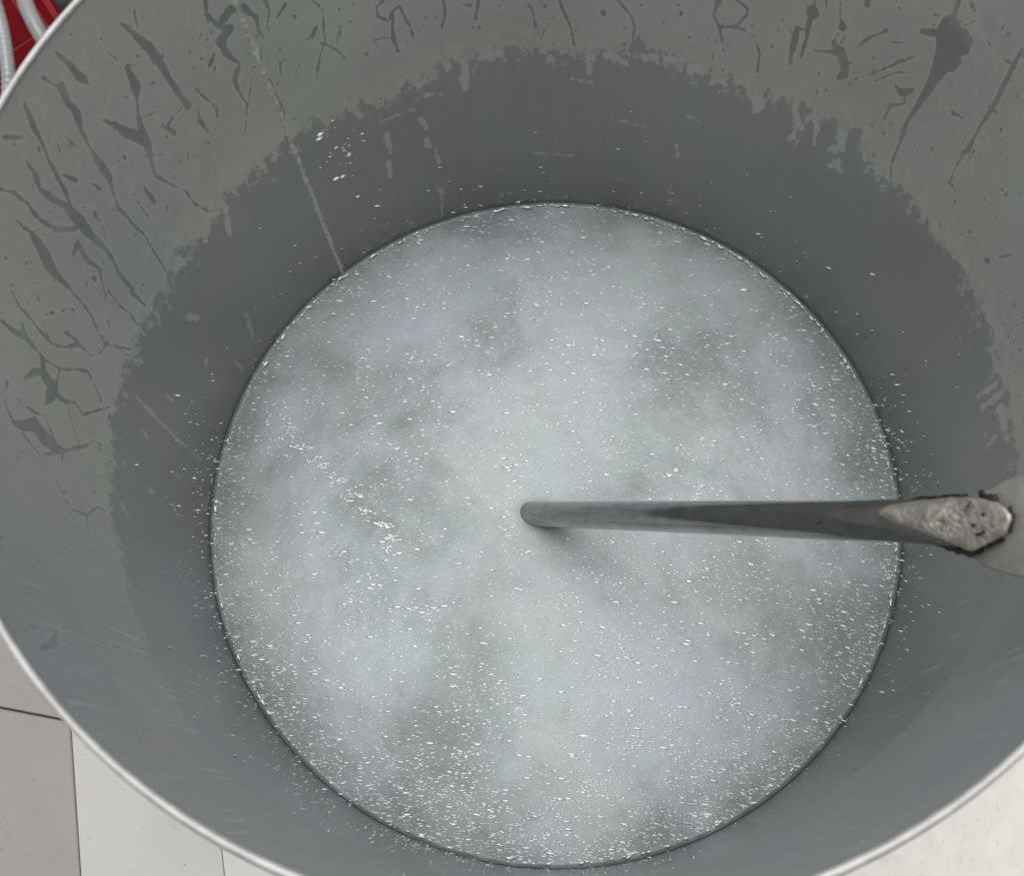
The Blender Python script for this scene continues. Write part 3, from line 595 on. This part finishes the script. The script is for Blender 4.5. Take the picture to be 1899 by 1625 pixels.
# bubbles on the surface, their glints painted as white streaks
n = 46000
r = R * np.sqrt(rng.random(n)) * 0.992
a = rng.uniform(0, 2 * PI, n)
x, y = r * np.cos(a), r * np.sin(a)
dens = 0.30 + 0.35 * np.clip((0.05 - y) / 0.2, 0, 1) + 0.55 * np.exp(-((R - r) / 0.022) ** 2) * np.clip(0.25 - y * 5, 0.25, 1)
dens += 0.7 * np.exp(-((x + 0.02) ** 2 + (y + 0.175) ** 2) / (2 * 0.035 ** 2))
clump = vnoise(x * 45 + 90, y * 45 + 90, 41) + 0.6 * vnoise(x * 120 + 90, y * 120 + 90, 42)
dens *= np.clip(0.75 + 1.7 * clump, 0.08, 2)
dens += 0.10
keep = rng.random(n) < dens * 0.60
x, y = x[keep], y[keep]
n = len(x)
sz = np.clip(rng.lognormal(-0.70, 0.62, n), 0.2, 2.3)
L = 0.00165 * sz ** 0.7 * rng.uniform(0.6, 1.35, n)
W = 0.00030 * sz
zs_ = 0.0006 * vnoise(x * 90 + 90, y * 90 + 90, 37) + 0.0002 * vnoise(x * 260 + 90, y * 260 + 90, 38) + 0.00012
octs = octas('surface_bubbles', np.stack([x, y, zs_], -1), L, W, W * 0.10 + 0.00002, ang(x, y), M_drop_glint)
tag(octs, 'tiny bubbles with painted white glints all over the milky liquid', 'bubbles', kind='stuff')

# bubbles gathered along the wall
n = 900
a = rng.uniform(0, 2 * PI, n)
keep = rng.random(n) < np.where((np.sin(a) > 0.35), 0.75, 0.25)
a = a[keep]
r = R - 0.0022 - np.abs(rng.normal(0, 0.0010, len(a)))
n = len(a)
sz = np.clip(rng.lognormal(-0.1, 0.5, n), 0.3, 2.6)
o = octas('edge_bubbles', np.stack([r * np.cos(a), r * np.sin(a), np.full(n, 0.002)], -1), 0.0012 * sz, 0.00036 * sz, 0.0003 * sz,
          a + PI / 2 + rng.normal(0, 0.08, n), M_drop_glint)
tag(o, 'line of bright bubbles where the liquid meets the pot wall', 'bubbles', kind='stuff')

# white flecks standing in for the tube lamp's broken reflection on the liquid
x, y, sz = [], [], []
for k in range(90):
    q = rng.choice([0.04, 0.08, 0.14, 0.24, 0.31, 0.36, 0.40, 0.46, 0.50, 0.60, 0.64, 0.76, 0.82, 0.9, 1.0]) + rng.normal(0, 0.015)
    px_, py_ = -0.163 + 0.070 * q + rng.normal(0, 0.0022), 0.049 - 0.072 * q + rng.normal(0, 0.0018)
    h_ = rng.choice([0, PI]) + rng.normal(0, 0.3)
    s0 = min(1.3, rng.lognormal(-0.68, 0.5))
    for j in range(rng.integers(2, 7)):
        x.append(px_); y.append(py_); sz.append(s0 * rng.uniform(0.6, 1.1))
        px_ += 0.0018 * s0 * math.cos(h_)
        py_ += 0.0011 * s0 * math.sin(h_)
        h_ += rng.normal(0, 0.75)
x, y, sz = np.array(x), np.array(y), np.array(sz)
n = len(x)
o = octas('glint_trail', np.stack([x, y, 0.0006 * vnoise(x * 90 + 90, y * 90 + 90, 37) + 0.0002 * vnoise(x * 260 + 90, y * 260 + 90, 38) + 0.00025], -1), 0.0019 * sz, 0.00075 * sz, 0.00006 * sz, ang(x, y) + rng.normal(0, 0.3, n), M_drop_glint)
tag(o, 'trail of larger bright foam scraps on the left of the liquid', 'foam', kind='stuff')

# droplets thrown up above the liquid
n = 2600
a = np.where(rng.random(n) < 0.75, rng.uniform(PI * 0.95, PI * 2.08, n), rng.uniform(0, 2 * PI, n))
r = R - 0.004 - np.abs(rng.normal(0, 0.018, n))
z = 0.004 + np.abs(rng.normal(0, 0.042, n))
C = np.stack([r * np.cos(a), r * np.sin(a), z], -1)
sz = np.clip(rng.lognormal(-0.65, 0.5, n), 0.2, 1.8)
o = octas('flying_droplets', C, 0.00120 * sz, 0.00024 * sz, 0.00005 * sz, ang(C[:, 0], C[:, 1]), M_drop_glint)
tag(o, 'fine droplets of fizz thrown up around the edge of the liquid', 'droplets', kind='stuff')

# vertical white streaks painting in glints on the near wall
n = 1700
a = rng.normal(-PI * 0.60, 0.33, n)
z = 0.004 + np.abs(rng.normal(0, 0.06, n))
keep = (z < 0.2) & (rng.random(n) < 0.55 + 1.3 * vnoise(a * 14 + 90, z * 30, 45))
a, z = a[keep], z[keep]
n = len(a)
rw = R - 0.0003
C = np.stack([rw * np.cos(a), rw * np.sin(a), z], -1)
sz = np.clip(rng.lognormal(-0.5, 0.6, n), 0.2, 2.2)
o = octas('near_wall_glints', C, 0.0030 * sz, 0.00024 * sz, 0.0001 * sz, a, M_wall_glint, up=True)
tag(o, 'white streaks painting glints down the near inside wall of the pot', 'droplets', kind='stuff')

# patch of white flecks painting in wet glare high on the far left wall
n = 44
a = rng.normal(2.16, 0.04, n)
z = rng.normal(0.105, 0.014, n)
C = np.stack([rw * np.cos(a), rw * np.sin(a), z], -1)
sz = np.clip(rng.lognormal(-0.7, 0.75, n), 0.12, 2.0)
o = octas('wall_glare_flecks', C, 0.0007 * sz, 0.0013 * sz, 0.0002 * sz, a, M_drop_glint, up=True)
tag(o, 'small patch of white flecks painting wet glare on the far wall beside the seam', 'foam', kind='stuff')

# ---------------------------------------------------------------- ladle
A0 = np.array([-0.0101, -0.0094, 0.0])
E0 = np.array([0.13748051, -0.08926475, 0.26323978])
du = (E0 - A0) / np.linalg.norm(E0 - A0)
nv = np.array([-0.8805742, -0.10117017, 0.46298345])
sv = np.cross(nv, du)
if sv[1] < 0:
    sv = -sv
LEN = 0.31217
ladle = empty('ladle', tuple(E0))
tag(ladle, 'steel handle standing in the liquid with a welded oval end plate', 'ladle')
ladle.matrix_world = Matrix(((du[0], sv[0], nv[0], E0[0]), (du[1], sv[1], nv[1], E0[1]), (du[2], sv[2], nv[2], E0[2]), (0, 0, 0, 1)))


def loft(name, secs, mat, n=48, attrs=None, lump=0.0, seed=0, parent=ladle):
    """secs: (u, s centre, n centre, half s, half n); rings joined along u, closed ends"""
    V = []
    a = np.arange(n) * 2 * PI / n
    for u, cs, cn, hs, hn in secs:
        V.append(np.stack([np.full(n, u), cs + hs * np.cos(a), cn + hn * np.sin(a)], -1))
    V = np.array(V)
    if lump:
        f = vnoise(V[..., 0] * 420 + 90, V[..., 1] * 420 + 90, seed) + 0.7 * vnoise(V[..., 0] * 1100 + 90, V[..., 1] * 1100 + 90, seed + 1)
        V[..., 2] += lump * f * (np.sin(a)[None, :] > -0.2)
        V[..., 1] += lump * 0.5 * vnoise(V[..., 0] * 700 + 90, V[..., 2] * 100 + 90, seed + 2)
    m = len(secs)
    V = V.reshape(-1, 3)
    I, J = np.meshgrid(np.arange(m - 1), np.arange(n), indexing='ij')
    J2 = (J + 1) % n
    F = np.stack([I * n + J, (I + 1) * n + J, (I + 1) * n + J2, I * n + J2], -1).reshape(-1, 4)
    at2 = {k: fn(V) for k, fn in (attrs or {}).items()}
    return mesh(name, V, F, mat, parent, attrs=at2)


RT = 0.0073
secs = [(-LEN - 0.05, 0, 0, RT, RT)] + [(-LEN + 0.01 * k, 0, 0, RT, RT) for k in range(0, 26)]
secs += [(-0.048, 0.0003, 0, 0.0073, 0.0070), (-0.036, 0.0003, -0.0006, 0.0075, 0.0062), (-0.024, 0.0002, -0.0012, 0.0078, 0.0050),
         (-0.014, -0.0001, -0.0018, 0.0083, 0.0034), (-0.010, -0.0002, -0.0020, 0.0082, 0.0026), (-0.006, 0.0003, -0.0022, 0.0070, 0.0018), (-0.005, 0.0003, -0.0022, 0.001, 0.001)]
loft('handle_tube', secs, M_tube)

PITS = [(-7.5, -0.7, 1.0), (-4.1, 2.7, 0.9), (-6.6, -3.6, 0.8), (-5.4, -3.4, 0.8), (-4.2, -2.6, 0.8), (-0.8, -0.9, 0.6), (-9.6, 5.6, 0.8), (-9.0, 6.6, 0.7)]


def pit(V):
    o = np.zeros(len(V))
    jx = V[:, 0] + 0.0006 * vnoise(V[:, 0] * 1500 + 90, V[:, 1] * 1500 + 90, 61)
    jy = V[:, 1] + 0.0006 * vnoise(V[:, 0] * 1500 + 90, V[:, 1] * 1500 + 90, 62)
    for px, py, r in PITS:
        o = np.maximum(o, np.clip(1.6 - np.hypot(jx - px / 1000, jy - py / 1000) / (r * 0.00075), 0, 1))
    return o


# the hammered, ground-down weld metal lying over the tube's end: an outline, domed
def domed(name, outline, base_n, height, mat, rings=26, n=120, lump=0.0, seed=0, attrs=None, power=0.5, thick=0.003, parent=ladle, over=None):
    O = np.array(outline, float) / 1000
    # resample the closed outline smoothly
    m = len(O)
    t = np.linspace(0, m, n, endpoint=False)
    Q = []
    for x_ in t:
        i = int(x_)
        u = x_ - i
        p0, p1, p2, p3 = O[(i - 1) % m], O[i % m], O[(i + 1) % m], O[(i + 2) % m]
        Q.append(0.5 * ((2 * p1) + (p2 - p0) * u + (2 * p0 - 5 * p1 + 4 * p2 - p3) * u * u + (3 * p1 - p0 - 3 * p2 + p3) * u ** 3))
    Q = np.array(Q)
    c = Q.mean(0)
    V = []
    for k in range(rings):
        q = k / (rings - 1)
        pts = c + (Q - c) * q
        hh = base_n + height * (1 - q ** 2.2) ** power
        V.append(np.column_stack([pts, np.full(n, hh)]))
    V = np.array(V)
    if lump:
        q = np.linspace(0, 1, rings)[:, None]
        V[..., 2] += lump * (vnoise(V[..., 0] * 170 + 90, V[..., 1] * 420 + 90, seed) + 0.6 * vnoise(V[..., 0] * 1000 + 90, V[..., 1] * 1000 + 90, seed + 1)) * (1.0 - 0.6 * q)
    if over:
        V[..., 2] += over(V[..., 0], V[..., 1])
    back = V[-1].copy()
    back[:, 2] -= thick
    V = np.concatenate([V, back[None]])
    m2 = len(V)
    V = V.reshape(-1, 3)
    I, J = np.meshgrid(np.arange(m2 - 1), np.arange(n), indexing='ij')
    J2 = (J + 1) % n
    F = np.stack([I * n + J, (I + 1) * n + J, (I + 1) * n + J2, I * n + J2], -1).reshape(-1, 4)
    at2 = {k: fn(V) for k, fn in (attrs or {}).items()}
    return mesh(name, V, F, mat, parent, attrs=at2)


PLATE = [(-15.4, -9.0), (-12.4, -11.6), (-7.4, -14.0), (-1.5, -15.4), (6, -16.3), (17, -16), (27, -12.5), (33, -4), (31, 7), (23, 13.5), (11, 15.4), (3.7, 14.9), (-2.0, 13.2), (-7.0, 11.0), (-12, 9.3), (-15, 4)]
domed('end_plate', PLATE, -0.0052, 0.0022, M_plate, thick=0.0016, power=1.0)
TIP = [(-43, 3.6), (-40, 5.4), (-36, 6.3), (-28.6, 7.2), (-17.6, 8.0), (-7.3, 8.0), (-1.3, 6.7), (3.0, 4.4), (4.4, 1.2), (2.0, -3.0), (-3.5, -6.2),
       (-9.5, -8.7), (-14, -7.6), (-20, -5.4), (-28, -3.0), (-35, -1.2), (-40, 1.2)]
SU = np.array([s_[0] for s_ in secs[:-1]])


def tube_top(u, s):
    hs_ = np.interp(u, SU, [k[3] for k in secs[:-1]]) * 1.04
    hn_ = np.interp(u, SU, [k[4] + k[2] for k in secs[:-1]])
    t_ = hn_ * np.sqrt(np.clip(1 - (s / hs_) ** 2, 0, 1))
    k_ = np.clip((u + 0.018) / 0.010, 0, 1)
    return t_ * (1 - k_) + 0.0007 * k_


domed('weld_patch', TIP, -0.0002, 0.0013, M_tip, lump=0.0008, seed=51, attrs=dict(pit=pit), rings=44, n=260, thick=0.002, power=0.7, over=tube_top)


def bead(name, pts, rad, mat, seed):
    P_ = np.array(pts, float) / 1000
    o = sweep(name, P_, rad / 1000, mat, ladle, n=10, sub=8)
    me = o.data
    k = len(me.vertices)
    V = np.empty(k * 3, np.float32)
    me.vertices.foreach_get('co', V)
    V = V.reshape(-1, 3)
    V += (0.0011 * np.stack([vnoise(V[:, 0] * 700 + 90, V[:, 1] * 700 + 90 + 7 * i, seed + i) for i in range(3)], -1)).astype(np.float32)
    me.vertices.foreach_set('co', V.ravel())
    me.update()
    return o


bead('burnt_weld_bead', [(-26, -6.2, -1.4), (-20, -7.6, -1.2), (-15, -9.0, -1.0), (-10.5, -9.8, -1.0), (-6, -7.6, -0.8), (-2.5, -5.9, -0.6), (0.5, -4.6, -1.6)], 1.0, M_burn, 71)
bead('burnt_weld_bead', [(3.2, -2.2, -1.2), (4.9, 0.4, -0.9), (5.0, 2.8, -0.9), (3.6, 5.2, -1.2)], 0.55, M_burn, 75)
bead('burnt_weld_bead', [(-7.5, 10.2, -1.8), (-5.0, 8.4, -0.8), (-2.5, 8.0, -0.6), (-1.0, 8.4, -1.8)], 0.9, M_burn, 79)
bead('burnt_weld_bead', [(-38, 7.3, -0.4), (-28, 8.3, -0.8), (-18, 8.9, -1.2), (-13, 8.9, -1.6)], 0.38, M_burn, 83)

# ---------------------------------------------------------------- background at floor level
cx, cy, cz = co.location
CM = co.rotation_euler.to_matrix()


def at(px, py, z):
    """the point at height z seen at this place of the photograph (used to measure the floor joints)"""
    d = CM @ Vector(((px - 949.5) / 1902.7, -(py - 812.5) / 1902.7, -1))
    k = (z - cz) / d.z
    return Vector((cx + k * d.x, cy + k * d.y, z))


M_grout = plain('dark_grout', (0.16, 0.12, 0.09), 0.9, 0, 300, 0.35)
fl = mesh('floor', [(-3, -3, FLOOR - 0.012), (3, -3, FLOOR - 0.012), (3, 3, FLOOR - 0.012), (-3, 3, FLOOR - 0.012)], [(0, 1, 2, 3)], M_grout, smooth=False)
tag(fl, kind='structure')


def tile_material(name, color, stain, spk):
    t = NT(name)
    c = t.coord()
    big = t.noise(c, 9, 4)
    s = t.noise(c, 60, 5, 0.6)
    base = t.mix(t.ss(big, 0.35, 0.7), color, tuple(v * 0.93 for v in color))
    base = t.mix(t.math('MULTIPLY', t.ss(t.noise(c, 14, 3), 0.56, 0.72), 0.5), base, stain)
    sp = t.noise(c, 260, 2)
    base = t.mix(t.math('MULTIPLY', t.ss(sp, 0.69, 0.75), spk), base, (0.12, 0.11, 0.10))
    base = t.mix(t.math('MULTIPLY', t.ss(s, 0.5, 0.8), 0.2), base, tuple(v * 0.8 for v in stain))
    return t.out(Base_Color=base, Roughness=t.ss(s, 0.3, 0.7, 0.3, 0.45), Normal=t.bump(s, 0.1, 0.0003))


M_tg = tile_material('grey_glazed_tile', (0.42, 0.39, 0.36), (0.40, 0.365, 0.32), 0.6)
M_tw = tile_material('white_glazed_tile', (0.69, 0.66, 0.615), (0.68, 0.60, 0.44), 0.7)
M_tb = tile_material('bright_glazed_tile', (0.79, 0.775, 0.72), (0.72, 0.71, 0.64), 0.5)


def slab_material():
    t = NT('speckled_stone')
    c = t.coord()
    n = t.noise(c, 55, 6, 0.65)
    m = t.noise(t.coord((1, 0.6, 1), (0, 0, 0.6)), 190, 5, 0.7)
    base = t.mix(t.ss(n, 0.35, 0.65), (0.96, 0.90, 0.82), (0.89, 0.835, 0.755))
    base = t.mix(t.math('MULTIPLY', t.ss(m, 0.56, 0.72), 0.55), base, (0.58, 0.545, 0.46))
    base = t.mix(t.math('MULTIPLY', t.ss(t.noise(c, 420, 2), 0.70, 0.78), 0.6), base, (0.22, 0.21, 0.17))
    return t.out(Base_Color=base, Roughness=0.5, Normal=t.bump(m, 0.2, 0.0005))


M_slab = slab_material()


def tile(corners, mat, th_=0.010, gap=0.0007, dz=0.0):
    P_ = np.array([[v[0], v[1]] for v in corners])
    c = P_.mean(0)
    e = P_ + (c - P_) / np.linalg.norm(c - P_, axis=1)[:, None] * gap * 1.4
    e2 = P_ + (c - P_) / np.linalg.norm(c - P_, axis=1)[:, None] * (gap * 1.4 + 0.0012)
    k = len(P_)
    zt = FLOOR + dz
    V = [(x_, y_, zt - th_) for x_, y_ in e] + [(x_, y_, zt - 0.0008) for x_, y_ in e] + [(x_, y_, zt) for x_, y_ in e2]
    F = [tuple(range(2 * k, 3 * k))]
    for i in range(k):
        j = (i + 1) % k
        F += [(i, j, k + j, k + i), (k + i, k + j, 2 * k + j, 2 * k + i)]
    o = mesh('tile', V, F, mat, fl, smooth=False)
    return o


q0 = at(131, 1338, FLOOR)
q1 = at(150, 1625, FLOOR)
q2 = at(353, 1525, FLOOR)
q3 = at(0, 1313, FLOOR)
dn = (q1 - q0).normalized()                      # down the columns of tiles
ac = (q3 - q0).normalized()                      # to the left
wcol = (q2 - q0).dot(-ac)
rt = Vector((-ac.x, -ac.y, 0))


def T(u, v):                                     # u columns to the right of the joint, v metres down from the corner
    p = q0 + rt * u + dn * v
    return (p.x, p.y)


tile([T(-0.24, 0), T(0, 0), T(0, 0.24), T(-0.24, 0.24)], M_tg)
tile([T(-0.24, -0.24), T(0, -0.24), T(0, 0), T(-0.24, 0)], M_tg, dz=-0.001)
tile([T(-0.24, -0.48), T(0, -0.48), T(0, -0.24), T(-0.24, -0.24)], M_tg, dz=-0.0005)
cA = at(262, 1480, FLOOR)
cB = at(172, 1640, FLOOR)
tile([T(0, -0.10), T(wcol, -0.10), T(wcol, 0.45), T(0, 0.45)], M_tw)
tile([T(wcol, -0.10), T(2 * wcol, -0.10), T(2 * wcol, 0.45), T(wcol, 0.45)], M_tb)
tile([T(2 * wcol, -0.10), T(3.4 * wcol, -0.10), T(3.4 * wcol, 0.45), T(2 * wcol, 0.45)], M_tb)
tile([T(0.0, -0.48), T(0.1, -0.48), T(0.1, -0.10), T(0, -0.10)], M_tg)
st = T(3.4 * wcol, 0)
slab = mesh('paving_slab', [(0.02, -0.62, FLOOR - 0.010), (1.3, -0.62, FLOOR - 0.010), (1.3, 1.2, FLOOR - 0.010), (0.02, 1.2, FLOOR - 0.010),
                            (0.02, -0.62, FLOOR - 0.002), (1.3, -0.62, FLOOR - 0.002), (1.3, 1.2, FLOOR - 0.002), (0.02, 1.2, FLOOR - 0.002)],
            [(4, 5, 6, 7), (0, 1, 5, 4), (1, 2, 6, 5), (2, 3, 7, 6), (3, 0, 4, 7)], M_slab, fl, smooth=False)

# ---- red plastic basket beyond the pot
M_red = plain('red_plastic', (0.40, 0.001, 0.010), 0.5, 0.0, 30, 0.12, coat=0.1)
M_hose = plain('grey_white_hose', (0.33, 0.33, 0.325), 0.4, 0.0, 40, 0.10, coat=0.15)
M_hose2 = plain('pale_ribbed_hose', (0.38, 0.38, 0.385), 0.4, 0.0, 40, 0.10, coat=0.2)
M_dark = plain('dark_grey_pipe', (0.05, 0.05, 0.052), 0.5, 0.0, 60, 0.2)
bk = empty('plastic_basket', (-0.60, 0.62, FLOOR))
tag(bk, 'red plastic basket with slotted side behind the pot', 'basket')
yaw = math.atan2(0.58, -0.52) + PI               # wall normal faces the pot
Rz = Matrix.Rotation(yaw, 4, 'Z')
bk.rotation_euler = (0, 0, yaw)
# local x points to the pot; the facing wall stands at x = 0.14
box('side_wall', (0.13, 0, 0.022), (0.006, 0.36, 0.044), M_red, bk, 0.001)
box('side_wall', (0.13, -0.077, 0.101), (0.006, 0.2, 0.113), M_red, bk, 0.001)
box('rim', (0.13, 0, 0.165), (0.016, 0.38, 0.010), M_red, bk, 0.002)
box('base', (-0.045, 0, 0.004), (0.34, 0.34, 0.006), M_red, bk, 0.001)
for i in range(11):
    box('slat', (0.13, 0.0295 + i * 0.0140, 0.102), (0.0055, 0.0075, 0.114), M_red, bk, 0.001)
box('side_wall', (-0.06, 0.175, 0.08), (0.31, 0.006, 0.16), M_red, bk, 0.001)
box('side_wall', (-0.06, -0.175, 0.08), (0.31, 0.006, 0.16), M_red, bk, 0.001)
box('side_wall', (-0.215, 0, 0.08), (0.006, 0.34, 0.16), M_red, bk, 0.001)

hs = [at(-30, -60, -0.03), at(-2, 30, -0.04), at(10, 90, -0.05), at(16, 150, -0.06), at(14, 230, -0.08), at(10, 320, -0.12), at(40, 460, -0.20), at(200, 600, -0.24)]
o = sweep('hose', hs, 0.0052, M_hose2, None, n=20, sub=24, rib=0.00035)
tag(o, 'pale ribbed hose hanging at the left edge beside the pot', 'hose')
hs = [at(-10, -120, -0.06), at(34, -30, -0.07), at(55, 25, -0.075), at(82, 75, -0.085), at(120, 130, -0.11), at(200, 220, -0.16), at(330, 330, -0.22)]
o = sweep('hose', hs, 0.0066, M_hose, None, n=20, sub=12)
tag(o, 'smooth grey hose crossing over the red basket', 'hose')
hs = [at(10, 60, -0.10), at(28, 100, -0.11), at(48, 125, -0.12), at(90, 180, -0.14), at(180, 280, -0.2)]
hs = [at(-30, 10, -0.10)] + hs
hs = [at(85, -60, -0.02), at(108, -12, -0.03), at(128, 12, -0.04), at(170, 60, -0.08), at(260, 150, -0.2)]
o = sweep('pipe', hs, 0.006, M_dark, None, n=16, sub=10)
tag(o, 'dark grey pipe passing behind the rim of the pot above the basket', 'pipe')
